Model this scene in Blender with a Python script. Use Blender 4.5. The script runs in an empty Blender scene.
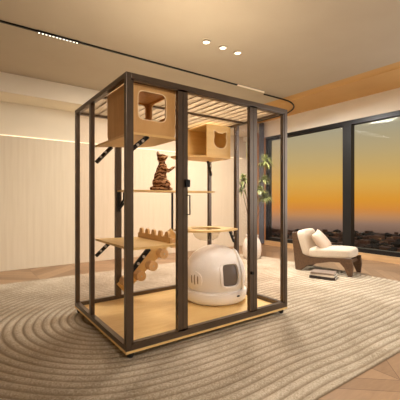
import bpy, bmesh, math, random
from mathutils import Vector, Matrix
import numpy as np
random.seed(7)
SC = bpy.context.scene
COL = SC.collection
R = math.radians

# ---------------------------------------------------------------- camera
cd = bpy.data.cameras.new('camera'); cam = bpy.data.objects.new('camera', cd); COL.objects.link(cam)
cam.location = (-.88, -2.037, 1.066)
YAW = 54.2
cam.rotation_euler = (R(90), 0, R(YAW - 90))
cd.sensor_width = 36; cd.lens = 334.8 / 400 * 36
cd.clip_start = .05; cd.clip_end = 2000
SC.camera = cam

# ---------------------------------------------------------------- view
vs = SC.view_settings
vs.view_transform = 'Standard'; vs.look = 'None'; vs.exposure = 0.0; vs.gamma = 1; vs.use_curve_mapping = False


def lin(c):
    return tuple(((v / 255) / 12.92 if v / 255 <= .04045 else ((v / 255 + .055) / 1.055) ** 2.4) for v in c) + (1,)


# ---------------------------------------------------------------- sky at dusk
W = bpy.data.worlds.new('dusk_sky'); SC.world = W; W.use_nodes = True
nt = W.node_tree; nt.nodes.clear()
tc = nt.nodes.new('ShaderNodeTexCoord'); sp = nt.nodes.new('ShaderNodeSeparateXYZ')
nt.links.new(tc.outputs['Generated'], sp.inputs[0])
mr = nt.nodes.new('ShaderNodeMapRange'); mr.inputs[1].default_value = -.15; mr.inputs[2].default_value = .45
nz = nt.nodes.new('ShaderNodeTexNoise'); nz.inputs['Scale'].default_value = 3
mp = nt.nodes.new('ShaderNodeMapping'); mp.inputs['Scale'].default_value = (1, 1, 14)
nt.links.new(tc.outputs['Generated'], mp.inputs[0]); nt.links.new(mp.outputs[0], nz.inputs[0])
ma = nt.nodes.new('ShaderNodeMath'); ma.operation = 'MULTIPLY_ADD'; ma.inputs[1].default_value = .012; ma.inputs[2].default_value = -.006
nt.links.new(nz.outputs[0], ma.inputs[0])
ad = nt.nodes.new('ShaderNodeMath'); ad.operation = 'ADD'
nt.links.new(sp.outputs[2], ad.inputs[0]); nt.links.new(ma.outputs[0], ad.inputs[1])
nt.links.new(ad.outputs[0], mr.inputs[0])
cr = nt.nodes.new('ShaderNodeValToRGB'); nt.links.new(mr.outputs[0], cr.inputs[0])
SKY = [(-.15, (88, 72, 66)), (-.088, (112, 90, 78)), (-.065, (150, 118, 98)), (-.045, (188, 136, 92)), (-.025, (214, 140, 62)),
       (0, (222, 152, 52)), (.05, (218, 170, 84)), (.11, (196, 168, 112)), (.19, (172, 162, 134)), (.3, (158, 156, 142)), (.44, (140, 145, 150))]
e = cr.color_ramp.elements
while len(e) > 1: e.remove(e[-1])
for i, (z, c) in enumerate(SKY):
    p = (z + .15) / .6
    el = e[0] if i == 0 else e.new(p)
    el.position = p; el.color = lin(c)
bg = nt.nodes.new('ShaderNodeBackground'); wo = nt.nodes.new('ShaderNodeOutputWorld')
nt.links.new(cr.outputs[0], bg.inputs[0]); nt.links.new(bg.outputs[0], wo.inputs[0])
bg.inputs[1].default_value = 1.0


# ---------------------------------------------------------------- large lights
def area(name, loc, target, sx, sy, power, color):
    l = bpy.data.lights.new(name, 'AREA'); l.shape = 'RECTANGLE'; l.size = sx; l.size_y = sy
    l.energy = power; l.color = color
    o = bpy.data.objects.new(name, l); COL.objects.link(o); o.location = loc
    d = Vector(target) - Vector(loc)
    o.rotation_euler = d.to_track_quat('-Z', 'Y').to_euler()
    return o


# daylight from the window bays beyond the right edge of the view
area('daylight', (4.9, -2.0, 1.5), (1.5, .2, .0), 3.2, 2.2, 85, (.95, .98, 1))
# unseen area lights added just below the ceiling to light the room
area('added_ceiling_light', (3.2, 1.75, 2.9), (3.0, 1.55, 0), .5, .5, 125, (1, .97, .91))
area('added_ceiling_light', (2.2, 2.75, 2.9), (2.2, 3.1, 0), 2.6, .3, 30, (1, .94, .86))
area('added_ceiling_light', (-.2, -3.0, 2.9), (1.5, .5, .5), 1.4, 1.0, 26, (1, .92, .82)).data.spread = R(80)  # added fill from the camera side
# unseen light added over the enclosure to brighten its inside
area('enclosure_fill', (1.0, .5, 2.9), (1.0, .6, 0), .5, .4, 105, (1, .94, .86))


# ================================================================ materials
MATS = {}


def mat(name, base=(200, 200, 200), rough=.5, metal=0, spec=.5, build=None, emit=None, es=1):
    if name in MATS: return MATS[name]
    m = bpy.data.materials.new(name); m.use_nodes = True
    n = m.node_tree; b = n.nodes['Principled BSDF']
    b.inputs['Base Color'].default_value = lin(base)
    b.inputs['Roughness'].default_value = rough; b.inputs['Metallic'].default_value = metal
    b.inputs['Specular IOR Level'].default_value = spec
    if emit:
        b.inputs['Emission Color'].default_value = lin(emit); b.inputs['Emission Strength'].default_value = es
    if build: build(n, b)
    MATS[name] = m
    return m


def node(n, t, **k):
    x = n.nodes.new(t)
    for a, v in k.items(): setattr(x, a, v)
    return x


def M2(n, op, a, b=None, c=None):
    x = n.nodes.new('ShaderNodeMath'); x.operation = op
    for i, v in enumerate((a, b, c)):
        if v is None: continue
        if isinstance(v, (int, float)): x.inputs[i].default_value = v
        else: n.links.new(v, x.inputs[i])
    return x.outputs[0]


def ramp(n, fac, stops, interp='LINEAR'):
    r = n.nodes.new('ShaderNodeValToRGB'); r.color_ramp.interpolation = interp
    e = r.color_ramp.elements
    while len(e) > 1: e.remove(e[-1])
    for i, (p, c) in enumerate(stops):
        el = e[0] if i == 0 else e.new(p)
        el.position = p; el.color = lin(c)
    n.links.new(fac, r.inputs[0]); return r.outputs[0]


def coords(n, scale=(1, 1, 1), kind='Object', rot=(0, 0, 0)):
    t = n.nodes.new('ShaderNodeTexCoord'); m = n.nodes.new('ShaderNodeMapping')
    m.inputs['Scale'].default_value = scale; m.inputs['Rotation'].default_value = rot
    n.links.new(t.outputs[kind], m.inputs[0]); return m.outputs[0]


def noise(n, vec, scale, detail=4, rough=.5, dist=0):
    x = n.nodes.new('ShaderNodeTexNoise'); x.inputs['Scale'].default_value = scale
    x.inputs['Detail'].default_value = detail; x.inputs['Roughness'].default_value = rough; x.inputs['Distortion'].default_value = dist
    n.links.new(vec, x.inputs['Vector']); return x.outputs[0]


def bump(n, b, h, strength=.3, dist=.01):
    x = n.nodes.new('ShaderNodeBump'); x.inputs['Strength'].default_value = strength; x.inputs['Distance'].default_value = dist
    n.links.new(h, x.inputs['Height']); n.links.new(x.outputs[0], b.inputs['Normal'])


def wood(c1, c2, scale=(1, 12, 12), s=3):
    def f(n, b):
        v = coords(n, scale)
        q = noise(n, v, s, 6, .6, .6)
        n.links.new(ramp(n, q, [(.3, c1), (.7, c2)]), b.inputs['Base Color'])
        bump(n, b, q, .08, .002)
    return f


def fabric(c1, c2, s=220):
    def f(n, b):
        v = coords(n)
        q = noise(n, v, s, 2)
        n.links.new(ramp(n, q, [(.3, c1), (.7, c2)]), b.inputs['Base Color'])
        bump(n, b, q, .4, .003)
    return f


def plaster(c1, c2, s=2):
    def f(n, b):
        q = noise(n, coords(n), s, 3)
        n.links.new(ramp(n, q, [(.3, c1), (.7, c2)]), b.inputs['Base Color'])
    return f


def wallpaper(n, b):
    v = coords(n)
    s = n.nodes.new('ShaderNodeSeparateXYZ'); n.links.new(v, s.inputs[0])
    st = M2(n, 'SINE', M2(n, 'MULTIPLY', s.outputs[0], 2 * math.pi / .1))
    q = noise(n, coords(n, (8, 8, .4)), 4, 3)
    f = M2(n, 'ADD', M2(n, 'MULTIPLY', st, .05), q)
    n.links.new(ramp(n, f, [(.3, (214, 197, 170)), (.7, (220, 204, 178))]), b.inputs['Base Color'])
    bump(n, b, st, .15, .002)


def floorwood(n, b):
    # chevron boards
    v = coords(n)
    s = n.nodes.new('ShaderNodeSeparateXYZ'); n.links.new(v, s.inputs[0])
    wdt = .62
    xs = M2(n, 'DIVIDE', s.outputs[0], wdt)
    ci = M2(n, 'FLOOR', xs); fr = M2(n, 'SUBTRACT', xs, ci)
    par = M2(n, 'MODULO', M2(n, 'ADD', ci, 100), 2)
    sg = M2(n, 'SUBTRACT', M2(n, 'MULTIPLY', par, 2), 1)
    tri = M2(n, 'MULTIPLY', M2(n, 'MULTIPLY', M2(n, 'SUBTRACT', fr, .5), sg), wdt * .9)
    yy = M2(n, 'DIVIDE', M2(n, 'ADD', s.outputs[1], tri), .17)
    bi = M2(n, 'FLOOR', yy); bf = M2(n, 'SUBTRACT', yy, bi)
    wn = n.nodes.new('ShaderNodeTexWhiteNoise'); wn.noise_dimensions = '2D'
    cx = n.nodes.new('ShaderNodeCombineXYZ'); n.links.new(ci, cx.inputs[0]); n.links.new(bi, cx.inputs[1])
    n.links.new(cx.outputs[0], wn.inputs['Vector'])
    g = noise(n, coords(n, (3, 14, 1), rot=(0, 0, .6)), 3, 5, .6, .5)
    fac = M2(n, 'ADD', M2(n, 'MULTIPLY', wn.outputs[0], .5), M2(n, 'MULTIPLY', g, .5))
    c = ramp(n, fac, [(.2, (132, 102, 74)), (.8, (170, 136, 102))])
    edge = M2(n, 'MAXIMUM', M2(n, 'LESS_THAN', bf, .03), M2(n, 'LESS_THAN', fr, .008))
    mx = n.nodes.new('ShaderNodeMix'); mx.data_type = 'RGBA'
    n.links.new(edge, mx.inputs[0]); n.links.new(c, mx.inputs[6]); mx.inputs[7].default_value = lin((104, 76, 56))
    n.links.new(mx.outputs[2], b.inputs['Base Color'])


def rugmat(n, b):
    v = coords(n)
    q = noise(n, v, 90, 3, .7); q2 = noise(n, v, 3, 2)
    f = M2(n, 'ADD', M2(n, 'MULTIPLY', q, .7), M2(n, 'MULTIPLY', q2, .3))
    c = ramp(n, f, [(.35, (150, 132, 108)), (.6, (206, 190, 167))])
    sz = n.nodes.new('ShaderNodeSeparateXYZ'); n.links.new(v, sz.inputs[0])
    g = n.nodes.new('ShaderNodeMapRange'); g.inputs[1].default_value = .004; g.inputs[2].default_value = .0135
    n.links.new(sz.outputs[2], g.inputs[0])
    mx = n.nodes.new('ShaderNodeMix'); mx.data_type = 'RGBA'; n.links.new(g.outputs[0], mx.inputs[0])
    mx.inputs[6].default_value = lin((140, 121, 97)); n.links.new(c, mx.inputs[7])  # shade in the grooves painted into the colour by pile height
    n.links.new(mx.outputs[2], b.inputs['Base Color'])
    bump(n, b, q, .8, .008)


def tabby(n, b):
    v = coords(n)
    w = n.nodes.new('ShaderNodeTexWave'); w.wave_type = 'BANDS'; w.bands_direction = 'Z'
    w.inputs['Scale'].default_value = 9; w.inputs['Distortion'].default_value = 9; w.inputs['Detail'].default_value = 3; w.inputs['Detail Scale'].default_value = 2.5
    n.links.new(v, w.inputs['Vector'])
    q = noise(n, coords(n), 60, 4, .7)
    f = M2(n, 'ADD', M2(n, 'MULTIPLY', w.outputs['Fac'], .6), M2(n, 'MULTIPLY', q, .4))
    n.links.new(ramp(n, f, [(.2, (64, 38, 22)), (.45, (128, 82, 50)), (.6, (168, 116, 74)), (.85, (206, 162, 116))]), b.inputs['Base Color'])
    bump(n, b, q, .5, .004)


def citymat(n, b):
    v = coords(n)
    vo = n.nodes.new('ShaderNodeTexVoronoi'); vo.inputs['Scale'].default_value = .16; n.links.new(v, vo.inputs['Vector'])
    q = noise(n, v, .05, 6, .7)
    sx = n.nodes.new('ShaderNodeSeparateXYZ'); n.links.new(vo.outputs['Color'], sx.inputs[0])
    f = M2(n, 'ADD', M2(n, 'MULTIPLY', sx.outputs[0], .5), M2(n, 'MULTIPLY', q, .6))
    n.links.new(ramp(n, f, [(.25, (64, 46, 38)), (.5, (104, 74, 58)), (.75, (160, 112, 82))]), b.inputs['Base Color'])


def glassmat(name, tint=(252, 250, 248), k=.6):
    m = bpy.data.materials.new(name); m.use_nodes = True; n = m.node_tree; n.nodes.clear()
    o = n.nodes.new('ShaderNodeOutputMaterial'); mx = n.nodes.new('ShaderNodeMixShader')
    t = n.nodes.new('ShaderNodeBsdfTransparent'); t.inputs[0].default_value = lin(tint)
    g = n.nodes.new('ShaderNodeBsdfGlossy'); g.inputs['Roughness'].default_value = .02
    lw = n.nodes.new('ShaderNodeLayerWeight'); lw.inputs[0].default_value = .5
    f = M2(n, 'MULTIPLY_ADD', M2(n, 'POWER', lw.outputs['Facing'], 5), k, .035 * k)
    n.links.new(f, mx.inputs[0]); n.links.new(t.outputs[0], mx.inputs[1]); n.links.new(g.outputs[0], mx.inputs[2])
    n.links.new(mx.outputs[0], o.inputs[0]); MATS[name] = m; return m


def frosted(name, col, a):
    m = bpy.data.materials.new(name); m.use_nodes = True; n = m.node_tree; n.nodes.clear()
    o = n.nodes.new('ShaderNodeOutputMaterial'); mx = n.nodes.new('ShaderNodeMixShader')
    t = n.nodes.new('ShaderNodeBsdfTransparent'); t.inputs[0].default_value = (1, 1, 1, 1)
    d = n.nodes.new('ShaderNodeBsdfDiffuse'); d.inputs[0].default_value = lin(col)
    mx.inputs[0].default_value = a
    n.links.new(t.outputs[0], mx.inputs[1]); n.links.new(d.outputs[0], mx.inputs[2]); n.links.new(mx.outputs[0], o.inputs[0])
    MATS[name] = m; return m


m_wall = mat('ribbed_wallpaper', rough=.8, spec=.2, build=wallpaper)
m_cream = mat('cream_plaster', rough=.85, spec=.2, build=plaster((226, 214, 192), (231, 219, 198)))
m_ceil = mat('ceiling_paint', rough=.9, spec=.1, build=plaster((186, 173, 153), (190, 178, 158)))
m_tan = mat('tan_ceiling_band', rough=.9, spec=.1, build=plaster((206, 164, 108), (212, 170, 114)))
m_white = mat('white_plaster', rough=.8, spec=.2, build=plaster((240, 234, 222), (244, 238, 228)))
m_floor = mat('chevron_oak', rough=.4, spec=.35, build=floorwood)
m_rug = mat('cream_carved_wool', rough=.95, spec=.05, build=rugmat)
m_blk = mat('black_aluminium', (26, 26, 28), .35, .3)
m_sill = mat('sill_oak', rough=.5, build=wood((196, 156, 110), (214, 176, 130), (12, 1, 12)))
m_bronze = mat('bronze_metal', rough=.3, metal=.55, spec=.6, build=plaster((88, 74, 60), (98, 82, 68), 8))
m_ply = mat('birch_plywood', rough=.45, spec=.4, build=wood((226, 186, 118), (238, 204, 138), (1.2, 10, 10), 2.5))
m_plyedge = mat('pale_plywood_edge', rough=.5, build=wood((240, 212, 160), (248, 224, 178), (6, 6, 40), 2))
m_box = mat('oak_veneer', rough=.5, spec=.35, build=wood((204, 156, 94), (220, 176, 114), (10, 10, 1.2), 3))
m_log = mat('pale_log_wood', rough=.6, build=wood((222, 180, 126), (238, 202, 152), (8, 2, 8), 3))
m_black = mat('black_steel', (18, 17, 16), .4, .5)
m_screw = mat('steel_screw', (210, 208, 200), .3, .9)
m_rubber = mat('black_rubber', (20, 20, 20), .7)
m_lit = mat('white_plastic', rough=.3, spec=.5, build=plaster((246, 240, 232), (249, 244, 237)))
m_litg = mat('smoked_grey_plastic', (112, 102, 94), .25, 0)
m_litc = mat('shadow_grey_slot', (150, 132, 112), .5)
m_walnut = mat('walnut_wood', rough=.45, build=wood((72, 50, 34), (104, 76, 52), (10, 2, 10), 4))
m_boucle = mat('cream_boucle', rough=.95, spec=.1, build=fabric((196, 178, 156), (218, 202, 182), 160))
m_pillow = mat('ivory_linen', rough=.95, spec=.1, build=fabric((196, 172, 150), (216, 194, 172), 260))
m_vase = mat('white_ceramic', rough=.4, build=plaster((226, 214, 200), (234, 224, 212), 5))
m_leaf = mat('olive_leaf', rough=.5, build=plaster((84, 98, 44), (150, 152, 80), 30))
m_bark = mat('plant_stem', rough=.8, build=plaster((94, 70, 46), (120, 92, 62), 30))
m_curtain = mat('grey_sheer_fabric', rough=.9, spec=.1, build=fabric((96, 96, 102), (118, 117, 120), 150))
m_panel = mat('warm_timber_veneer', rough=.55, build=wood((176, 118, 72), (200, 142, 94), (8, 8, 1), 3))
m_city = mat('city_ground', rough=.9, spec=.1, build=citymat)
m_fur = mat('tabby_fur', rough=.85, spec=.15, build=tabby)
m_eye = mat('amber_eye', (150, 130, 50), .1)
m_pupil = mat('dark_nose', (30, 18, 14), .4)
m_glass = glassmat('clear_glass', (254, 252, 251), .12)
m_wglass = glassmat('window_glass', (252, 252, 252), .12)
m_acryl = glassmat('clear_acrylic', (244, 240, 232), .7)
m_roof = frosted('frosted_acrylic', (244, 232, 212), .55)
m_led = mat('warm_led', (255, 240, 214), emit=(255, 228, 190), es=1.1)
m_spot = mat('lamp_diffuser', (255, 250, 240), emit=(255, 246, 226), es=3)
m_strip = mat('pale_light_diffuser', (232, 216, 190), .6, emit=(235, 215, 185), es=.25)
m_page = mat('book_paper', (226, 212, 190), .9)
m_bookd = mat('dark_book_cloth', rough=.7, build=plaster((44, 32, 28), (58, 44, 38), 20))
m_bookp = mat('pale_book_cloth', rough=.7, build=plaster((206, 190, 170), (220, 206, 186), 20))
m_bookg = mat('taupe_book_cloth', rough=.7, build=plaster((120, 102, 88), (136, 116, 100), 20))


# ================================================================ mesh helpers
def box(bm, x0, x1, y0, y1, z0, z1, bev=0):
    t = bmesh.new()
    bmesh.ops.create_cube(t, size=1)
    for v in t.verts:
        v.co = Vector(((x0 + x1) / 2 + v.co.x * abs(x1 - x0), (y0 + y1) / 2 + v.co.y * abs(y1 - y0), (z0 + z1) / 2 + v.co.z * abs(z1 - z0)))
    if bev: bmesh.ops.bevel(t, geom=t.edges[:], offset=bev, segments=2, profile=.7, affect='EDGES')
    merge(bm, t)


def merge(bm, t, mtx=None):
    me = bpy.data.meshes.new('tmp'); t.to_mesh(me); t.free()
    if mtx is not None: me.transform(mtx)
    bm.from_mesh(me); bpy.data.meshes.remove(me)


def cyl(bm, a, b, r, r2=None, n=16):
    a, b = Vector(a), Vector(b); d = b - a
    t = bmesh.new()
    bmesh.ops.create_cone(t, cap_ends=True, segments=n, radius1=r, radius2=r if r2 is None else r2, depth=d.length)
    q = Vector((0, 0, 1)).rotation_difference(d.normalized()).to_matrix().to_4x4()
    merge(bm, t, Matrix.Translation((a + b) / 2) @ q)


def ell(bm, c, r, n=20, rot=None):
    t = bmesh.new(); bmesh.ops.create_uvsphere(t, u_segments=n, v_segments=n // 2 + 2, radius=1)
    m = Matrix.Translation(Vector(c)) @ (rot.to_4x4() if rot else Matrix()) @ Matrix.Diagonal((*r, 1))
    merge(bm, t, m)


def tube(bm, pts, rs, n=10):
    pts = [Vector(p) for p in pts]
    if isinstance(rs, (int, float)): rs = [rs] * len(pts)
    rings = []
    up = Vector((0, 0, 1))
    pa = None
    for i, p in enumerate(pts):
        d = (pts[min(i + 1, len(pts) - 1)] - pts[max(i - 1, 0)]).normalized()
        if pa is None:
            a = d.cross(up if abs(d.z) < .9 else Vector((1, 0, 0))).normalized()
        else:
            a = (pa - d * pa.dot(d)).normalized()
        pa = a; b = d.cross(a)
        rings.append([bm.verts.new(p + (a * math.cos(2 * math.pi * k / n) + b * math.sin(2 * math.pi * k / n)) * rs[i]) for k in range(n)])
    for i in range(len(rings) - 1):
        for k in range(n):
            bm.faces.new((rings[i][k], rings[i][(k + 1) % n], rings[i + 1][(k + 1) % n], rings[i + 1][k]))
    bm.faces.new(rings[0][::-1]); bm.faces.new(rings[-1])


def prism(bm, poly, fn, d0, d1):
    """extrude a 2-D outline; fn(u, v, d) -> xyz"""
    a = [bm.verts.new(fn(u, v, d0)) for u, v in poly]; b = [bm.verts.new(fn(u, v, d1)) for u, v in poly]
    n = len(poly)
    bm.faces.new(a[::-1]); bm.faces.new(b)
    for i in range(n): bm.faces.new((a[i], a[(i + 1) % n], b[(i + 1) % n], b[i]))


def ringplate(bm, outer, inner, fn, d0, d1):
    """plate with a hole: outer and inner outlines with the same number of points"""
    n = len(outer)
    V = {}
    for nm, pl in (('o', outer), ('i', inner)):
        for d in (0, 1): V[nm, d] = [bm.verts.new(fn(u, v, (d0, d1)[d])) for u, v in pl]
    for i in range(n):
        j = (i + 1) % n
        bm.faces.new((V['o', 0][i], V['o', 0][j], V['i', 0][j], V['i', 0][i]))
        bm.faces.new((V['o', 1][j], V['o', 1][i], V['i', 1][i], V['i', 1][j]))
        bm.faces.new((V['o', 0][j], V['o', 0][i], V['o', 1][i], V['o', 1][j]))
        bm.faces.new((V['i', 0][i], V['i', 0][j], V['i', 1][j], V['i', 1][i]))


def polar_match(outer_fn, inner_fn, n=64):
    return [outer_fn(2 * math.pi * (k + .5) / n) for k in range(n)], [inner_fn(2 * math.pi * (k + .5) / n) for k in range(n)]


def rect_ray(cx, cy, x0, x1, y0, y1):
    def f(t):
        c, s = math.cos(t), math.sin(t)
        k = 1e9
        if c > 1e-9: k = min(k, (x1 - cx) / c)
        if c < -1e-9: k = min(k, (x0 - cx) / c)
        if s > 1e-9: k = min(k, (y1 - cy) / s)
        if s < -1e-9: k = min(k, (y0 - cy) / s)
        return (cx + c * k, cy + s * k)
    return f


def sup_ray(cx, cy, a, b, p=4):
    def f(t):
        c, s = math.cos(t), math.sin(t)
        k = (abs(c / a) ** p + abs(s / b) ** p) ** (-1 / p)
        return (cx + c * k, cy + s * k)
    return f


def obj(name, bm, m, parent=None, smooth=False, loc=None, rotz=0):
    me = bpy.data.meshes.new(name)
    bmesh.ops.recalc_face_normals(bm, faces=bm.faces[:])
    bm.to_mesh(me); bm.free()
    me.materials.append(m)
    o = bpy.data.objects.new(name, me); COL.objects.link(o)
    if smooth:
        me.polygons.foreach_set('use_smooth', [True] * len(me.polygons))
        me.set_sharp_from_angle(angle=R(40))
    if loc: o.location = loc
    if rotz: o.rotation_euler.z = rotz
    if parent: o.parent = parent
    return o


def empty(name, label, cat, loc=(0, 0, 0), rotz=0, group=None):
    o = bpy.data.objects.new(name, None); COL.objects.link(o); o.location = loc; o.rotation_euler.z = rotz
    o.empty_display_size = .1
    o['label'] = label; o['category'] = cat
    if group: o['group'] = group
    return o


def tag(o, label, cat, group=None, kind=None):
    o['label'] = label; o['category'] = cat
    if group: o['group'] = group
    if kind: o['kind'] = kind
    return o


def struct(name, bm, m, parent=None, smooth=False):
    o = obj(name, bm, m, parent, smooth)
    if not parent: o['kind'] = 'structure'
    return o


def B(*a, bev=0):
    bm = bmesh.new(); box(bm, *a, bev=bev); return bm


def copy_tree(o, parent=None):
    c = o.copy(); COL.objects.link(c)
    if parent: c.parent = parent
    for ch in [x for x in bpy.data.objects if x.parent == o]:
        copy_tree(ch, c)
    return c


# ================================================================ the room
XW, YB, H = 5.1, 3.755, 2.98
X0, Y0 = -3.6, -4.6
struct('floor', B(X0 - .1, XW + .1, Y0 - .1, YB + .1, -.06, 0), m_floor)
struct('ceiling', B(X0 - .1, 4.08, Y0 - .1, YB, H, H + .3), m_ceil)
# tan, slightly lower strip of the ceiling along the windows, rounded towards the room
bm = bmesh.new()
pr_ = [(4.06, H + .12)] + [(4.06 + .16 * math.sin(a) * 1.0, H + .0 - .035 * (1 - math.cos(a))) for a in [R(x) for x in range(0, 91, 15)]] + [(XW, H - .035), (XW, H + .12)]
prism(bm, pr_, lambda u, v, d: (u, d, v), Y0 - .05, YB)
struct('trim_1', bm, m_tan, smooth=True)
# back wall: ribbed panelling below, lit recess above, bulkhead at the ceiling
struct('wall_back', B(X0, XW + .1, YB, YB + .12, 0, 2.035), m_wall)
struct('trim_2', B(X0, XW + .1, YB + .12, 4.36, 1.9, 2.035), m_cream)
struct('wall_recess', B(X0, XW + .1, 4.34, 4.44, 2.035, 2.75), m_cream)
struct('trim_3', B(X0, XW + .1, YB, 4.44, 2.69, H + .1), m_cream)
struct('wall_left', B(X0 - .1, X0, Y0, YB + .6, 0, H), m_wall)
struct('wall_front', B(X0, XW + .1, Y0 - .1, Y0, 0, H), m_cream)
ls = B(X0 + .1, XW - .05, 4.325, 4.338, 2.10, 2.142)
tag(obj('cove_light', ls, m_led), 'thin warm light strip glowing along the recess of the back wall', 'light')
for i in range(4):
    l = area('cove_glow', (-1.9 + i * 2.0, 3.98, 2.06), (-1.9 + i * 2.0, 4.2, 2.9), 1.9, .08, .7, (1, .82, .62))
# window wall
WB, WT = .165, 2.57
bm = bmesh.new(); box(bm, XW, XW + .2, Y0, YB + .6, WT, H + .1)
struct('wall_right', bm, m_white)
bm = bmesh.new(); box(bm, XW, XW + .2, 3.56, YB, 0, WT); struct('wall_corner', bm, m_panel)
struct('baseboard_right', B(XW - .05, XW + .2, Y0, 3.56, 0, .105), m_sill)
bays = [(1.49, 3.56), (-.26, 1.49), (-2.01, -.26), (-3.76, -2.01)]
for i, (a, b) in enumerate(bays):
    w = bpy.data.objects.new('window_%d' % (i + 1), None); COL.objects.link(w); w['kind'] = 'structure'; w.location = (XW, (a + b) / 2, 0)
    c = (a + b) / 2
    bm = bmesh.new()
    t = .085
    box(bm, 0, .12, a - c, a - c + t, .105, WT); box(bm, 0, .12, b - c - t, b - c, .105, WT)
    box(bm, .004, .118, a - c, b - c, .105, .105 + .075); box(bm, .004, .118, a - c, b - c, WT - .085, WT)
    obj('window_frame', bm, m_blk, w)
    bm = bmesh.new(); box(bm, .055, .063, a - c + t - .01, b - c - t + .01, .17, WT - .07); obj('window_pane', bm, m_wglass, w)
struct('wall_corner', B(XW, XW + .2, Y0, -3.76, 0, WT), m_white)
# timber strip at the end of the back wall
struct('trim_4', B(4.86, XW, YB - .03, YB, 0, 2.69), m_panel)
# curtain
bm = bmesh.new()
n = 90; f = []
for k in range(n + 1):
    t = k / n
    f.append((4.99 + .03 * math.sin(t * 2 * math.pi * 3), 3.53 + .12 * t))
bk = [(x + .006, y) for x, y in reversed(f)]
prism(bm, f + bk, lambda u, v, d: (u, v, d), .03, 2.9)
tag(obj('curtain', bm, m_curtain, smooth=True), 'grey sheer curtain gathered in the corner beside the windows', 'curtain')

# city far below the windows
bm = bmesh.new()
ring = []
for r_ in (60, 150, 343):
    ring.append([bm.verts.new((-.88 + r_ * math.cos(R(a)), -2 + r_ * math.sin(R(a)), -29)) for a in range(-50, 91, 4)])
for i in range(2):
    for k in range(len(ring[0]) - 1): bm.faces.new((ring[i][k], ring[i][k + 1], ring[i + 1][k + 1], ring[i + 1][k]))
struct('ground', bm, m_city)


def citybuild(n, b):
    v = coords(n)
    s = n.nodes.new('ShaderNodeSeparateXYZ'); n.links.new(v, s.inputs[0])
    cx = n.nodes.new('ShaderNodeCombineXYZ')
    for i, k in enumerate((.5, .5, .45)):
        n.links.new(M2(n, 'FLOOR', M2(n, 'MULTIPLY', s.outputs[i], k)), cx.inputs[i])
    w = n.nodes.new('ShaderNodeTexWhiteNoise'); n.links.new(cx.outputs[0], w.inputs['Vector'])
    n.links.new(ramp(n, noise(n, v, .03, 3), [(.35, (78, 56, 44)), (.65, (150, 104, 78))]), b.inputs['Base Color'])
    b.inputs['Emission Color'].default_value = lin((255, 190, 120))
    n.links.new(M2(n, 'MULTIPLY', M2(n, 'GREATER_THAN', w.outputs[0], .97), .3), b.inputs['Emission Strength'])


m_cb = mat('distant_facades', rough=.8, build=citybuild)
bm = bmesh.new()
rc = random.Random(3)
for k in range(900):
    a = R(rc.uniform(-30, 75)); r_ = rc.uniform(150, 338)
    x, y = -.88 + r_ * math.cos(a), -2 + r_ * math.sin(a)
    sx, sy, h = rc.uniform(1, 3.5), rc.uniform(1, 3.5), rc.uniform(.8, 3) * (.4 + r_ / 450)
    box(bm, x - sx, x + sx, y - sy, y + sy, -29, -29 + h)
tag(obj('city_buildings', bm, m_cb), 'dark sprawl of low distant buildings beyond the windows', 'buildings', kind='stuff')
bm = bmesh.new()
for k in range(500):
    a = R(rc.uniform(-30, 75)); r_ = rc.uniform(140, 338)
    x, y = -.88 + r_ * math.cos(a), -2 + r_ * math.sin(a); s = rc.uniform(1.5, 3.6)
    t = bmesh.new(); bmesh.ops.create_icosphere(t, subdivisions=1, radius=1)
    merge(bm, t, Matrix.Translation((x, y, -28.5)) @ Matrix.Diagonal((s * 1.6, s * 1.6, s, 1)))
tag(obj('city_trees', bm, mat('dark_distant_trees', (66, 52, 38), .9)), 'dark tree tops scattered among the distant buildings', 'trees', kind='stuff')

# ceiling lights
for (x, y), w in zip([(1.55, 1.2), (1.81, 1.2), (2.06, 1.2)], ['left', 'middle', 'right']):
    L = {'left': 'first and nearest of the three round recessed ceiling spotlights', 'middle': 'middle one of the three round recessed ceiling spotlights',
         'right': 'last of the three round recessed ceiling spotlights, nearest the window wall'}[w]
    e_ = empty('ceiling_spotlight', L, 'light', (x, y, H - .006), group='recessed spotlights in the ceiling')
    bm = bmesh.new(); o_, i_ = polar_match(sup_ray(0, 0, .058, .058, 2), sup_ray(0, 0, .04, .04, 2), 32)
    ringplate(bm, o_, i_, lambda u, v, d: (u, v, d), -.006, .006); obj('trim_ring', bm, m_ceil, e_)
    bm = bmesh.new(); cyl(bm, (0, 0, -.001), (0, 0, .006), .04, n=24); obj('lamp_diffuser', bm, m_spot, e_)
    l = bpy.data.lights.new('spot_beam', 'SPOT'); l.energy = 22; l.spot_size = R(80); l.spot_blend = .8; l.color = (1, .92, .82); l.shadow_soft_size = .05
    lo = bpy.data.objects.new('spot_beam', l); COL.objects.link(lo); lo.location = (x, y, H - .03)

# ceiling track along the back wall, bending away at the window end
tr = empty('ceiling_track', 'slim black light track on the ceiling curving at its window end', 'light', (0, 2.1, H))
bm = bmesh.new(); box(bm, X0 + .3, -.16, -.012, .012, -.018, 0); box(bm, .3, 2.86, -.012, .012, -.018, 0); obj('rail', bm, m_black, tr)
obj('diffuser', B(2.86, 3.5, -.012, .012, -.018, 0), m_strip, tr)
bm = bmesh.new()
arc = [(3.5, 0)] + [(4.0 + .9 * math.sin(R(a)), .9 * (1 - math.cos(R(a)))) for a in range(0, 91, 10)] + [(4.9, 1.5)]
pts = [(x, y, -.045) for x, y in arc]
tube(bm, pts, .014, 8); obj('curved_rail', bm, m_black, tr)
bm = bmesh.new(); box(bm, -.16, .3, -.02, .02, -.022, 0); hd = obj('spot_module', bm, m_black, tr)
for k in range(12):
    bm = bmesh.new(); cyl(bm, (-.14 + k * .038, 0, -.026), (-.14 + k * .038, 0, -.021), .009, n=12); obj('lens', bm, m_spot, hd)

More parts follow.
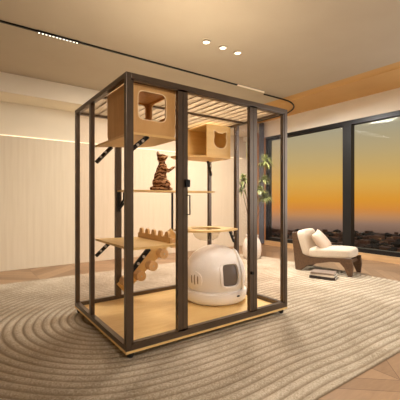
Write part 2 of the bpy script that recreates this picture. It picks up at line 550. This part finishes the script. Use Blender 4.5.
# ================================================================ rug
RX0, RX1, RY0, RY1 = -3.0, 3.77, -.955, 2.82
nx, ny = 900, 520
xs = np.linspace(RX0, RX1, nx); ys = np.linspace(RY0, RY1, ny)
gx, gy = np.meshgrid(xs, ys, indexing='ij')
cxl, cxr, cyc = .35, 3.6, .92
dx = np.where(gx < cxl, gx - cxl, np.where(gx > cxr, gx - cxr, 0.))
wob = .010 * np.sin(gx * 3.1 + gy * 1.3) + .008 * np.sin(gx * 7.3 - gy * 2.1)
rr = np.sqrt(dx ** 2 + (gy - cyc) ** 2) + wob
ph = rr / .068
hh = .003 + .013 * (np.abs(np.sin(np.pi * ph)) ** .7)
ed = np.minimum(np.minimum(gx - RX0, RX1 - gx), np.minimum(gy - RY0, RY1 - gy))
hh = np.where(ed < .05, np.minimum(hh, .012), hh)
hh = np.where(ed < 1e-6, .001, hh)
V = np.stack([gx, gy, hh], -1).reshape(-1, 3)
idx = np.arange(nx * ny).reshape(nx, ny)
F = np.stack([idx[:-1, :-1], idx[1:, :-1], idx[1:, 1:], idx[:-1, 1:]], -1).reshape(-1, 4)
me = bpy.data.meshes.new('rug'); me.vertices.add(len(V)); me.vertices.foreach_set('co', V.ravel())
me.loops.add(F.size); me.loops.foreach_set('vertex_index', F.ravel().astype(np.int32))
me.polygons.add(len(F)); me.polygons.foreach_set('loop_start', (np.arange(len(F)) * 4).astype(np.int32))
me.polygons.foreach_set('use_smooth', np.ones(len(F), dtype=bool))
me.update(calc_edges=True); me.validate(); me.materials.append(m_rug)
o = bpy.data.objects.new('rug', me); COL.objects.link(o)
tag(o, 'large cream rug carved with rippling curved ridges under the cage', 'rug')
RT = .0165

# ================================================================ the enclosure
GW, GD, GH = 1.585, 1.18, 1.9
ZB, ZF = .063, .08       # underside of the base board, its top
en = empty('cat_enclosure', 'tall bronze-framed glass cat enclosure on black castors over the rug', 'cat cage', (0, 0, 0))
obj('base_board', B(0, GW, 0, GD, ZB, ZF), m_ply, en)
P = .037
for (x, y) in ((0, 0), (GW - P, 0), (0, GD - P), (GW - P, GD - P)):
    obj('corner_post', B(x, x + P, y, y + P, ZF, GH, bev=.003), m_bronze, en)
for (y0, y1) in ((0, P), (GD - P, GD)):
    obj('top_rail', B(P, GW - P, y0, y1, GH - P, GH, bev=.003), m_bronze, en)
    obj('bottom_rail', B(P, GW - P, y0, y1, ZF, ZF + P, bev=.003), m_bronze, en)
for (x0, x1) in ((0, P), (GW - P, GW)):
    obj('top_rail', B(x0, x1, P, GD - P, GH - P, GH, bev=.003), m_bronze, en)
    obj('bottom_rail', B(x0, x1, P, GD - P, ZF, ZF + P, bev=.003), m_bronze, en)
obj('crossbar', B(P, GW - P, .55, .58, GH - .03, GH - .002), m_bronze, en)
# side posts
obj('middle_post', B(.002, .036, .725, .765, ZF + P, GH - P), m_bronze, en)
obj('middle_post', B(GW - .038, GW - .002, .655, .70, ZF + P, GH - P), m_bronze, en)
obj('middle_post', B(.385, .445, GD - .038, GD - .002, ZF + P, GH - P), m_bronze, en)


def door(x0, x1, name, side):
    """framed glass leaf in the front"""
    c = bmesh.new(); y0, y1 = .004, .038; z0, z1 = ZF + P, GH - P; s = .04
    box(c, x0, x0 + (s if side != 'l' else .016), y0, y1, z0, z1); box(c, x1 - (s if side != 'r' else .016), x1, y0, y1, z0, z1)
    box(c, x0, x1, y0, y1, z0, z0 + .012); box(c, x0, x1, y0, y1, z1 - .012, z1)
    d = obj(name, c, m_bronze, en)
    obj('glass_pane', B(x0 + .01, x1 - .01, .018, .023, z0 + .008, z1 - .008), m_glass, d)
    return d


d1 = door(P, .438, 'side_door', 'l')
d2 = door(.442, 1.152, 'door', 'm')
d3 = door(1.156, GW - P, 'fixed_panel', 'r')
# latch and pull on the doors
bm = bmesh.new(); box(bm, .452, .49, -.018, .004, 1.16, 1.215, bev=.003); obj('latch', bm, m_black, d2)
bm = bmesh.new(); tube(bm, [(.478, .003, 1.10), (.478, -.028, 1.10), (.478, -.03, .96), (.478, .003, .96)], .005, 8); obj('handle', bm, m_black, d2)
bm = bmesh.new(); cyl(bm, (1.13, .004, .45), (1.13, -.014, .45), .014); obj('knob', bm, m_black, d2)
# glass in the other faces
for nm, a in (('glass_panel', (.017, .022, P, .725)), ('glass_panel', (.017, .022, .765, GD - P)), ('glass_panel', (GW - .022, GW - .017, P, .655)), ('glass_panel', (GW - .022, GW - .017, .70, GD - P)),
              ('glass_panel', (P, .385, GD - .022, GD - .017)), ('glass_panel', (.445, GW - P, GD - .022, GD - .017))):
    obj(nm, B(*a, ZF + P, GH - P), m_glass, en)
# frosted roof slats
x = P
k = 0
while x < GW - P - .02:
    x1 = min(x + .082, GW - P)
    for ya, yb in ((P, .55), (.58, GD - P)):
        obj('roof_slat', B(x, x1, ya, yb, GH - .018, GH - .01), m_roof, en)
        if x1 < GW - P - .02: obj('roof_rib', B(x1, x1 + .004, ya, yb, GH - .02, GH - .008), m_bronze, en)
    x = x1 + .004; k += 1


# castors
def castor(x, y, rz):
    c = bmesh.new(); box(c, -.022, .022, -.022, .022, ZB - .006, ZB)
    cyl(c, (0, 0, ZB - .016), (0, 0, ZB - .004), .012)
    box(c, -.006, .026, -.016, -.012, .036 - .004, ZB - .012); box(c, -.006, .026, .012, .016, .036 - .004, ZB - .012)
    o = obj('castor', c, m_black, en, loc=(x, y, 0), rotz=rz)
    c = bmesh.new(); cyl(c, (.012, -.012, .0385), (.012, .012, .0385), .0225, n=20); w = obj('wheel', c, m_rubber, o, smooth=True)
    return o


for a in ((.04, .04, .5), (.04, GD - .04, 2), (GW - .05, .05, -.4), (GW - .04, GD - .04, 2.4)): castor(*a)


# ---------------------------------------------------------------- brackets
def bracket(parent, p0, p1, w=.012):
    """folding arm from a post up to the underside of a shelf"""
    p0, p1 = Vector(p0), Vector(p1); d = (p1 - p0); L = d.length
    bm = bmesh.new()
    up = Vector((0, 0, 1)); side = d.cross(up).normalized(); nrm = side.cross(d).normalized()
    M = Matrix((( *d.normalized(),), (*side,), (*nrm,))).transposed().to_4x4()
    t = bmesh.new(); box(t, 0, L, -w, w, -.014, .014, bev=.003); merge(bm, t, Matrix.Translation(p0) @ M)
    o = obj('bracket', bm, m_black, parent)
    vd = side if side.y < 0 else -side
    for s in (.35, .65):
        q = p0 + d * s
        bm = bmesh.new(); cyl(bm, q + vd * .010, q + vd * .018, .010, n=12); obj('screw', bm, m_screw, o)
    return o


# ---------------------------------------------------------------- upper shelf and house
sh = empty('upper_shelf', 'wooden shelf board high on the left side carrying the cat box with square window', 'shelf', (0, 0, 0))
bm = bmesh.new(); prism(bm, [(.045, .045), (.42, .045), (.42, .43), (.33, .55), (.15, .66), (.045, .745)], lambda u, v, d: (u, v, d), 1.506, 1.522)
obj('board', bm, m_ply, sh)
bracket(sh, (.05, .73, 1.378), (.15, .64, 1.506)); bracket(sh, (.06, .06, 1.402), (.185, .06, 1.506))


def roundrect(cx, cy, a, b): return sup_ray(cx, cy, a, b, 6)


def house(name, label, x0, x1, y0, y1, z0, z1):
    e_ = empty(name, label, 'cat house', (0, 0, 0))
    return e_


t = .012
h1 = house('cat_house', 'cube-shaped plywood cat box with rounded square window, on the upper left shelf', 0, 0, 0, 0, 0, 0)
hx0, hx1, hy0, hy1, hz0, hz1 = .046, .40, .046, .46, 1.5225, 1.864
bm = bmesh.new(); cxh, czh = .214, 1.715
o_, i_ = polar_match(rect_ray(cxh, czh, hx0, hx1, hz0, hz1), roundrect(cxh, czh, .108, .098), 72)
ringplate(bm, o_, i_, lambda u, v, d: (u, d, v), hy0, hy0 + t); obj('front_panel', bm, m_box, h1)
bm = bmesh.new(); o_, i_ = polar_match(sup_ray(cxh, czh, .1125, .1025, 6), sup_ray(cxh, czh, .106, .096, 6), 72)
ringplate(bm, o_, i_, lambda u, v, d: (u, d, v), hy0 - .0015, hy0 + .002); obj('window_edge', bm, m_plyedge, h1)
obj('side_panel', B(hx0, hx0 + t, hy0 + t, hy1 - t, hz0, hz1), m_box, h1)
bm = bmesh.new(); o_, i_ = polar_match(rect_ray(.27, 1.76, hy0 + t, hy1 - t, hz0, hz1), roundrect(.26, 1.76, .145, .075), 72)
ringplate(bm, o_, i_, lambda u, v, d: (d, u, v), hx1 - t, hx1); obj('side_panel', bm, m_box, h1)
bm = bmesh.new(); o_, i_ = polar_match(rect_ray(.22, 1.77, hx0, hx1, hz0, hz1), roundrect(.225, 1.77, .14, .075), 72)
ringplate(bm, o_, i_, lambda u, v, d: (u, d, v), hy1 - t, hy1); obj('back_panel', bm, m_box, h1)
obj('roof_panel', B(hx0 + t, hx1 - t, hy0 + t, hy1 - t, hz1 - t, hz1), m_box, h1)
obj('floor_panel', B(hx0 + t, hx1 - t, hy0 + t, hy1 - t, hz0, hz0 + t), m_box, h1)

# ---------------------------------------------------------------- lower shelf with battlement rail
ls_ = empty('lower_shelf', 'wooden shelf with a battlement-edged rail on the left, halfway up the cage', 'shelf', (0, 0, 0))
bm = bmesh.new(); prism(bm, [(.045, .045), (.42, .045), (.42, .66), (.045, .735)], lambda u, v, d: (u, v, d), .728, .744)
obj('board', bm, m_ply, ls_)
bm = bmesh.new()
pl = [(.10, .744), (.65, .744)]
top = []
nT = 5; w_ = .55 / nT
y = .55
prof = []
for k in range(nT):
    yc = .65 - (k + .5) * w_
    prof.append((yc + w_ / 2, .784))
    prof.append((yc + .026, .788))
    for a in range(0, 181, 30): prof.append((yc + .026 * math.cos(R(a)), .805 + .024 * math.sin(R(a))))
    prof.append((yc - .026, .788)); prof.append((yc - w_ / 2, .784))
prof = [p for i, p in enumerate(prof) if i == 0 or (abs(p[0] - prof[i - 1][0]) + abs(p[1] - prof[i - 1][1])) > 1e-5]
prism(bm, pl + prof, lambda u, v, d: (d, u, v), .39, .408); obj('battlement_rail', bm, m_box, ls_)
bracket(ls_, (.05, .73, .60), (.15, .64, .728)); bracket(ls_, (.06, .06, .585), (.195, .06, .728))

# ---------------------------------------------------------------- cat shelf
cs = empty('cat_shelf', 'long narrow wooden shelf at the back where the tabby cat sits', 'shelf', (0, 0, 0))
bm = bmesh.new()
o_ = [(.40, .83), (1.38, .83), (1.40, .85), (1.42, .90), (1.42, 1.14), (.40, 1.14)]
prism(bm, o_, lambda u, v, d: (u, v, d), 1.146, 1.162); obj('board', bm, m_ply, cs)
bm = bmesh.new()
tube(bm, [(.415, .90, 1.142), (.405, .91, 1.09), (.412, 1.03, 1.02), (.415, 1.135, .97)], .010, 8)
tube(bm, [(.435, 1.06, 1.142), (.44, 1.08, 1.07), (.42, 1.135, 1.0)], .010, 8)
box(bm, .40, .426, 1.125, 1.142, .95, 1.146)
obj('bracket', bm, m_black, cs)

# ---------------------------------------------------------------- step ladder of logs on the back glass
ld = empty('log_ladder', 'slanting plywood cat ladder with round log steps at the back of the cage', 'ladder', (0, 0, 0))
a_, b_ = Vector((.44, .175)), Vector((1.06, .70)); dd = (b_ - a_).normalized(); nn = Vector((-dd.y, dd.x))
bm = bmesh.new()
pf = [a_ - nn * .055, b_ - nn * .055, b_ + nn * .075, a_ + nn * .075]
prism(bm, [(p.x, p.y) for p in pf], lambda u, v, d: (u, d, v), 1.126, 1.14); obj('backing_board', bm, m_ply, ld)
for (x, z) in ((.452, .262), (.60, .30), (.735, .385), (.862, .50), (.99, .60)):
    bm = bmesh.new(); cyl(bm, (x + .01, 1.03, z), (x + .01, 1.126, z), .05, n=32)
    s = obj('log_step', bm, m_log, ld, smooth=True)
    bm = bmesh.new(); cyl(bm, (x + .01, 1.027, z), (x + .01, 1.031, z), .007, n=10); obj('screw', bm, m_screw, s)
obj('bracket', B(1.02, 1.045, 1.134, 1.14, .60, 1.146), m_black, ld)

# ---------------------------------------------------------------- house with the cat-head window
s3 = empty('cat_house', 'open-sided plywood cat box with cat-head window, high on the right of the cage', 'cat house')
ax0, ax1, ay0, ay1, az0, az1 = 1.197, 1.515, .72, 1.085, 1.525, 1.855
cxh, czh = 1.375, 1.695


def cathead(t):
    c, s = math.cos(t), math.sin(t)
    k = (abs(c / .088) ** 2.4 + abs(s / .08) ** 2.4) ** (-1 / 2.4)
    for ang in (R(50), R(130)):
        d = abs((t - ang + math.pi) % (2 * math.pi) - math.pi)
        if d < R(20): k += .042 * (1 - d / R(20))
    return (cxh + c * k, czh + s * k)


bm = bmesh.new(); o_, i_ = polar_match(rect_ray(cxh, czh, ax0, ax1, az0, az1), cathead, 144)
ringplate(bm, o_, i_, lambda u, v, d: (u, d, v), ay0, ay0 + t); obj('front_panel', bm, m_ply, s3)
bm = bmesh.new()
o2 = [(cxh + (u - cxh) * 1.08, czh + (v - czh) * 1.08) for u, v in i_]; i2 = [(cxh + (u - cxh) * .985, czh + (v - czh) * .985) for u, v in i_]
ringplate(bm, o2, i2, lambda u, v, d: (u, d, v), ay0 - .0015, ay0 + .002); obj('window_edge', bm, m_plyedge, s3)
obj('side_panel', B(ax1 - t, ax1, ay0 + t, ay1 - t, az0, az1), m_ply, s3)
obj('back_panel', B(ax0, ax1, ay1 - t, ay1, az0, az1), m_ply, s3)
obj('roof_panel', B(ax0, ax1 - t, ay0 + t, ay1 - t, az1 - t, az1), m_ply, s3)
bm = bmesh.new()
prism(bm, [(1.02, 1.085), (1.51, 1.085), (1.51, .71), (1.19, .71), (1.04, .80), (.94, .90), (.93, 1.0)], lambda u, v, d: (u, v, d), 1.509, 1.5245); obj('floor_board', bm, m_ply, s3)
bracket(s3, (1.535, 1.085, 1.36), (1.42, 1.0, 1.508))
# ---------------------------------------------------------------- round shelf with the bowl
rs = empty('bowl_shelf', 'rounded wooden shelf with a clear hanging bowl, right side above the litter box', 'shelf')
bm = bmesh.new(); ccx, ccy = 1.235, .78
o_, i_ = polar_match(lambda a: (min(ccx + .36 * math.cos(a), 1.515), ccy + .285 * math.sin(a)), lambda a: (ccx + .15 * math.cos(a), ccy + .15 * math.sin(a)), 72)
ringplate(bm, o_, i_, lambda u, v, d: (u, v, d), .752, .768); obj('board', bm, m_ply, rs)
bm = bmesh.new()
prof = [(.158, .7685), (.148, .7685), (.143, .72), (.12, .675), (.08, .65), (.03, .642), (0.0001, .641)]
N = 32; rings = [[bm.verts.new((ccx + r * math.cos(2 * math.pi * k / N), ccy + r * math.sin(2 * math.pi * k / N), z)) for k in range(N)] for r, z in prof]
for i in range(len(rings) - 1):
    for k in range(N): bm.faces.new((rings[i][k], rings[i][(k + 1) % N], rings[i + 1][(k + 1) % N], rings[i + 1][k]))
bw = obj('clear_bowl', bm, m_acryl, rs, smooth=True)
bracket(rs, (1.521, .665, .62), (1.42, .62, .752))

# ================================================================ litter box
lb = empty('litter_box', 'white dome-shaped covered litter box on the cage floor', 'litter box', (1.218, .615, ZF), R(0))


def lathe(prof, n=64, sx=1, sy=1):
    bm = bmesh.new(); rings = []
    for r, z in prof: rings.append([bm.verts.new((r * sx * math.cos(2 * math.pi * k / n), r * sy * math.sin(2 * math.pi * k / n), z)) for k in range(n)])
    for i in range(len(rings) - 1):
        for k in range(n): bm.faces.new((rings[i][k], rings[i][(k + 1) % n], rings[i + 1][(k + 1) % n], rings[i + 1][k]))
    bm.faces.new(rings[0][::-1]); bm.faces.new(rings[-1]); return bm


bs = obj('base_tray', lathe([(.235, .0), (.278, .004), (.302, .02), (.314, .05), (.316, .085), (.311, .108), (.305, .112), (.298, .118)]), m_lit, lb, smooth=True)
# dome: direction of the entrance in local coordinates
ent = Vector((-.16, -.96, .12)).normalized()   # towards the viewer's right
DC = Vector((0, 0, .25)); DR = Vector((.305, .305, .287))
bm = bmesh.new(); t_ = bmesh.new(); bmesh.ops.create_uvsphere(t_, u_segments=64, v_segments=40, radius=1)
bmesh.ops.bisect_plane(t_, geom=t_.verts[:] + t_.edges[:] + t_.faces[:], plane_co=(0, 0, -.5), plane_no=(0, 0, -1), clear_outer=True)
for v in t_.verts:
    v.co = DC + Vector((v.co.x * DR.x, v.co.y * DR.y, v.co.z * DR.z))
merge(bm, t_); dome = obj('dome_cover', bm, m_lit, lb, smooth=True)


def onsphere(n, out=0.):
    n = n.normalized(); return DC + Vector((n.x * (DR.x + out), n.y * (DR.y + out), n.z * (DR.z + out)))


def tang(nv):
    a = Vector((0, 0, 1)).cross(nv).normalized(); return a, nv.cross(a)


def patch(nv, outline, out0, out1, nu=48):
    """raised patch on the dome; outline(t)->(u,v)"""
    a, b = tang(nv); bm = bmesh.new(); rings = []
    for o_, sc in ((out0, 1), (out1, 1), (out1, .66), (out1, .33)):
        rings.append([bm.verts.new(onsphere(nv + a * (outline(2 * math.pi * k / nu)[0] * sc) + b * (outline(2 * math.pi * k / nu)[1] * sc), o_)) for k in range(nu)])
    for i in range(3):
        for k in range(nu): bm.faces.new((rings[i][k], rings[i][(k + 1) % nu], rings[i + 1][(k + 1) % nu], rings[i + 1][k]))
    c = bm.verts.new(onsphere(nv, out1))
    for k in range(nu): bm.faces.new((rings[3][k], rings[3][(k + 1) % nu], c))
    return bm


def pring(nv, f1, f2, out0, out1, nu=64):
    a, b = tang(nv); bm = bmesh.new(); rings = []
    for o_, f in ((out0, f1), (out1, f1), (out1, f2), (out0, f2)):
        rings.append([bm.verts.new(onsphere(nv + a * f(2 * math.pi * k / nu)[0] + b * f(2 * math.pi * k / nu)[1], o_)) for k in range(nu)])
    for i in range(4):
        for k in range(nu): bm.faces.new((rings[i][k], rings[i][(k + 1) % nu], rings[(i + 1) % 4][(k + 1) % nu], rings[(i + 1) % 4][k]))
    return bm


obj('entrance_door', patch(ent, sup_ray(0, 0, .28, .37, 5), -.02, .002), m_litg, lb, smooth=True)
obj('entrance_frame', pring(ent, sup_ray(0, 0, .35, .44, 6), sup_ray(0, 0, .27, .36, 6), -.01, .022), m_lit, lb, smooth=True)
# broad collar around the entrance side
col_n = Vector((.86, -.50, .12)).normalized()
obj('collar', pring(col_n, sup_ray(0, 0, 1.0, 1.05, 2), sup_ray(0, 0, .84, .88, 2), -.02, .02), m_lit, lb, smooth=True)
vn = Vector((-.98, -.24, -.04)).normalized()
ring_ = obj('side_cap', patch(vn, sup_ray(0, 0, .27, .27, 2), -.01, .007), m_lit, lb, smooth=True)
for u in (-.12, 0, .12):
    hgt = .17 if u == 0 else .13
    obj('vent_slot', patch((vn + tang(vn)[0] * u).normalized(), sup_ray(0, 0, .022, hgt, 4), .0, .0085), m_litc, ring_, smooth=True)
bm = bmesh.new(); cyl(bm, (.03, -.313, .085), (.03, -.318, .085), .012, n=16); bmesh.ops.scale(bm, vec=(1.7, 1, .6), space=Matrix.Translation((-.03, .315, -.085)), verts=bm.verts[:])
obj('button', bm, m_rubber, lb)


# ================================================================ cat
def voxel(bm, name, m, parent, vs_, sm=8, loc=None, rot=None):
    me = bpy.data.meshes.new(name); bm.to_mesh(me); bm.free()
    o = bpy.data.objects.new(name, me); COL.objects.link(o)
    r = o.modifiers.new('r', 'REMESH'); r.mode = 'VOXEL'; r.voxel_size = vs_
    s = o.modifiers.new('s', 'SMOOTH'); s.iterations = sm; s.factor = .5
    dg = bpy.context.evaluated_depsgraph_get(); dg.update()
    m2 = bpy.data.meshes.new_from_object(o.evaluated_get(dg)); o.modifiers.clear(); o.data = m2
    m2.materials.clear(); m2.materials.append(m)
    m2.polygons.foreach_set('use_smooth', [True] * len(m2.polygons))
    if parent: o.parent = parent
    return o


cat = empty('cat', 'brown tabby cat sitting upright with raised front paws on the back shelf', 'cat', (.80, .955, 1.165), R(-22))
bm = bmesh.new()
ell(bm, (-.02, 0, .075), (.078, .072, .078)); ell(bm, (-.015, 0, .13), (.066, .062, .085)); ell(bm, (-.005, 0, .19), (.055, .053, .075))
ell(bm, (.005, 0, .235), (.048, .05, .05)); ell(bm, (.0, 0, .275), (.034, .036, .04))
rt = Matrix.Rotation(R(-25), 3, 'Y')
ell(bm, (.0, 0, .325), (.050, .045, .042), rot=rt); ell(bm, (.038, 0, .338), (.024, .022, .017), rot=rt)
ell(bm, (.02, .02, .318), (.024, .02, .02)); ell(bm, (.02, -.02, .318), (.024, .02, .02))
for s in (-1, 1):
    tube(bm, [(-.022, s * .026, .335), (-.038, s * .034, .365), (-.05, s * .040, .392)], [.022, .013, .003], 10)
    ell(bm, (.02, s * .055, .06), (.062, .03, .052)); tube(bm, [(.0, s * .055, .02), (.05, s * .055, .016), (.088, s * .052, .014)], [.02, .017, .015], 10)
    for q in (-1, 0, 1): ell(bm, (.094, s * .052 + q * .009, .011), (.012, .006, .009), n=8)
    tube(bm, [(.0, s * .036, .235), (.04, s * .044, .205), (.07, s * .04, .20), (.10, s * .036, .222), (.113, s * .034, .232)], [.027, .021, .016, .013, .015], 10)
    for q in (-1, 0, 1): ell(bm, (.122, s * .034 + q * .008, .236), (.011, .006, .008), n=8)
tube(bm, [(-.07, 0, .03), (-.11, -.01, .018), (-.11, -.06, .014), (-.06, -.105, .013), (.02, -.115, .013), (.09, -.10, .012)], [.02, .017, .015, .014, .013, .01], 10)
body = voxel(bm, 'body', m_fur, cat, .0035, 6)
for s in (-1, 1):
    bm = bmesh.new(); ell(bm, (.034, s * .019, .346), (.006, .006, .006), n=10); obj('eye', bm, m_eye, cat, smooth=True)
bm = bmesh.new(); ell(bm, (.061, 0, .352), (.006, .007, .005), n=10); obj('nose', bm, m_pupil, cat, smooth=True)

# ================================================================ armchair
# local frame: u forward, w to the side, z up
CR = Vector((3.31, 1.13, RT)); ang = math.atan2(-1, .23)
ch = empty('lounge_chair', 'low walnut lounge chair with cream upholstery facing right by the windows', 'armchair', tuple(CR), ang)
# +u forward (towards -Y), +v is to the left of forward = towards +X
WD = .41
side = [(-.10, .50), (-.165, .545), (-.175, .53), (-.10, .04), (-.085, .0), (-.03, .0), (.10, .055), (.28, .17), (.42, .235), (.56, .225), (.62, .14), (.655, .0), (.70, .0), (.705, .14), (.70, .26), (.66, .29), (.1, .26), (.02, .28), (-.06, .46)]
side = [(-.175, .56), (-.115, .0), (-.02, .0), (.06, .08), (.22, .13), (.42, .175), (.54, .185), (.60, .12), (.648, -.0), (.70, -.0), (.715, .13), (.70, .25), (.40, .23), (.10, .20), (.0, .25), (-.10, .56)]
for w0, w1 in ((-.02, .02), (WD - .04, WD)):
    bm = bmesh.new(); prism(bm, side, lambda u, v, d: (u, d, v), w0, w1); bmesh.ops.bevel(bm, geom=[e for e in bm.edges], offset=.004, segments=1, affect='EDGES'); obj('side_frame', bm, m_walnut, ch)
bm = bmesh.new()
prism(bm, [(-.17, .50), (-.115, .04), (-.09, .04), (-.145, .50)], lambda u, v, d: (u, d, v), .02, WD - .04); obj('back_panel', bm, m_walnut, ch)
obj('seat_rail', B(.62, .66, .02, WD - .04, .17, .215), m_walnut, ch)


def cushion(name, sx, sy, sz, loc, rot, m, parent, puff=.35, top=False):
    bm = bmesh.new(); t = bmesh.new(); bmesh.ops.create_cube(t, size=2)
    bmesh.ops.subdivide_edges(t, edges=t.edges[:], cuts=10, use_grid_fill=True)
    for v in t.verts:
        x, y, z = v.co
        p = 5
        l = (abs(x) ** p + abs(y) ** p + abs(z) ** p) ** (1 / p)
        x, y, z = x / l, y / l, z / l
        z *= 1 - puff * (x * x * .5 + y * y * .5)
        v.co = Vector((x * sx / 2, y * sy / 2, z * sz / 2))
    from mathutils import Euler
    merge(bm, t, Matrix.Translation(Vector(loc)) @ Euler(rot).to_matrix().to_4x4())
    return obj(name, bm, m, parent, smooth=True)


WC = WD / 2 - .01
cushion('seat_cushion', .65, WD + .03, .17, (.365, WC, .285), (0, R(-4), 0), m_boucle, ch, .18)
cushion('back_cushion', .17, WD + .02, .43, (.0, WC, .39), (0, R(-13), 0), m_boucle, ch, .0)
pw = cushion('throw_pillow', .16, .36, .36, (0, 0, 0), (0, 0, 0), m_pillow, None, 0)
bpy.data.objects.remove(pw)
bm = bmesh.new(); t_ = bmesh.new(); bmesh.ops.create_cube(t_, size=2); bmesh.ops.subdivide_edges(t_, edges=t_.edges[:], cuts=12, use_grid_fill=True)
for v in t_.verts:
    x, y, z = v.co
    th = max(0, (1 - abs(x) ** 2.6)) ** .5 * max(0, (1 - abs(y) ** 2.6)) ** .5
    px, py = x * (1 - .07 * (1 - y * y) * abs(x)), y * (1 - .07 * (1 - x * x) * abs(y))
    v.co = Vector((z * (.008 + .062 * th), py * .17, px * .17))
merge(bm, t_)
pil = obj('throw_pillow', bm, m_pillow, None, smooth=True)
Mch = Matrix.Translation(CR) @ Matrix.Rotation(ang, 4, 'Z')
pil.matrix_world = Mch @ Matrix.Translation((.225, .155, .435)) @ Matrix.Rotation(R(-38), 4, 'Y') @ Matrix.Rotation(R(12), 4, 'X')
tag(pil, 'small ivory square pillow leaning on the lounge chair back', 'pillow')

# ================================================================ books
by = RT
for k, (m, hgt, L, Wd, a, dx, lab) in enumerate([
        (m_bookd, .034, .33, .23, 3, 0, 'dark book at the bottom of the stack on the rug by the lounge chair'),
        (m_bookp, .022, .31, .22, -2, .005, 'pale book in the middle of the stack beside the lounge chair'),
        (m_bookg, .026, .30, .21, 2, 0, 'taupe-covered book on top of the stack beside the lounge chair')]):
    e_ = empty('book', lab, 'book', (3.13 + dx, .66, by), R(-66 - 4 + a), group='books stacked on the rug')
    bm = bmesh.new(); box(bm, -L / 2, L / 2, -Wd / 2, Wd / 2, 0, .003); box(bm, -L / 2, L / 2, -Wd / 2, Wd / 2, hgt - .003, hgt); box(bm, -L / 2, L / 2, -Wd / 2, -Wd / 2 + .004, .003, hgt - .003)
    obj('cover', bm, m, e_)
    obj('pages', B(-L / 2 + .006, L / 2 - .006, -Wd / 2 + .004, Wd / 2 - .006, .003, hgt - .003), m_page, e_)
    by += hgt + .0005

# ================================================================ vase with branches
VX, VY = 3.40, 2.30
vz = empty('vase', 'white rounded floor vase standing behind the cage near the window corner', 'vase', (VX, VY, RT))
VL = [(.10, 0), (.13, .005), (.155, .06), (.17, .15), (.165, .25), (.14, .33), (.115, .37), (.11, .40), (.12, .42), (.108, .42), (.098, .40), (.10, .36), (.12, .30), (.10, .25)]
obj('vase_body', lathe(VL, 48), m_vase, vz, smooth=True)
pt = empty('potted_plant', 'tall thin branches with spiky green leaf tufts rising from the white vase', 'plant', (VX, VY, RT + .26))
rp = random.Random(11)
from mathutils import Quaternion


def tuft(c, n, L):
    bm = bmesh.new()
    for k in range(n):
        th = rp.uniform(0, 2 * math.pi); el = rp.uniform(-.6, 1.4)
        d = Vector((math.cos(th) * math.cos(el), math.sin(th) * math.cos(el), math.sin(el)))
        s = d.cross(Vector((0, 0, 1))).normalized(); up = s.cross(d)
        l = L * rp.uniform(.6, 1.1); w = .026
        P0 = c; P1 = c + d * l * .5 + up * .01; P2 = c + d * l - Vector((0, 0, l * .25))
        v = [bm.verts.new(P0 - s * .003), bm.verts.new(P0 + s * .003), bm.verts.new(P1 + s * w * .6), bm.verts.new(P1 - s * w * .6), bm.verts.new(P2)]
        v2 = [bm.verts.new(x.co - up * .0015) for x in v]
        bm.faces.new((v[0], v[1], v[2], v[3])); bm.faces.new((v[3], v[2], v[4]))
        bm.faces.new((v2[3], v2[2], v2[1], v2[0])); bm.faces.new((v2[4], v2[2], v2[3]))
        for i, j in ((0, 1), (1, 2), (2, 4), (4, 3), (3, 0)): bm.faces.new((v[j], v[i], v2[i], v2[j]))
    return bm


for (tx, ty, tz, L, n) in ((3.69, 2.25, 1.76, .20, 90), (3.14, 2.24, 1.40, .19, 60), (3.16, 2.3, 1.24, .17, 50), (3.62, 2.2, 1.42, .16, 60), (3.66, 2.24, 1.10, .21, 100), (3.50, 2.2, 1.24, .15, 60)):
    c = Vector((tx - VX, ty - VY, tz - RT - .26))
    bm = bmesh.new(); st = Vector((rp.uniform(-.03, .03), rp.uniform(-.03, .03), 0))
    tube(bm, [st, st + Vector((c.x * .15, c.y * .15, c.z * .35)), Vector((c.x * .6, c.y * .6, c.z * .7)), c], [.009, .008, .006, .004], 7)
    b_ = obj('branch', bm, m_bark, pt, smooth=True)
    bm = tuft(c, n, L); lf = obj('foliage', bm, m_leaf, b_)
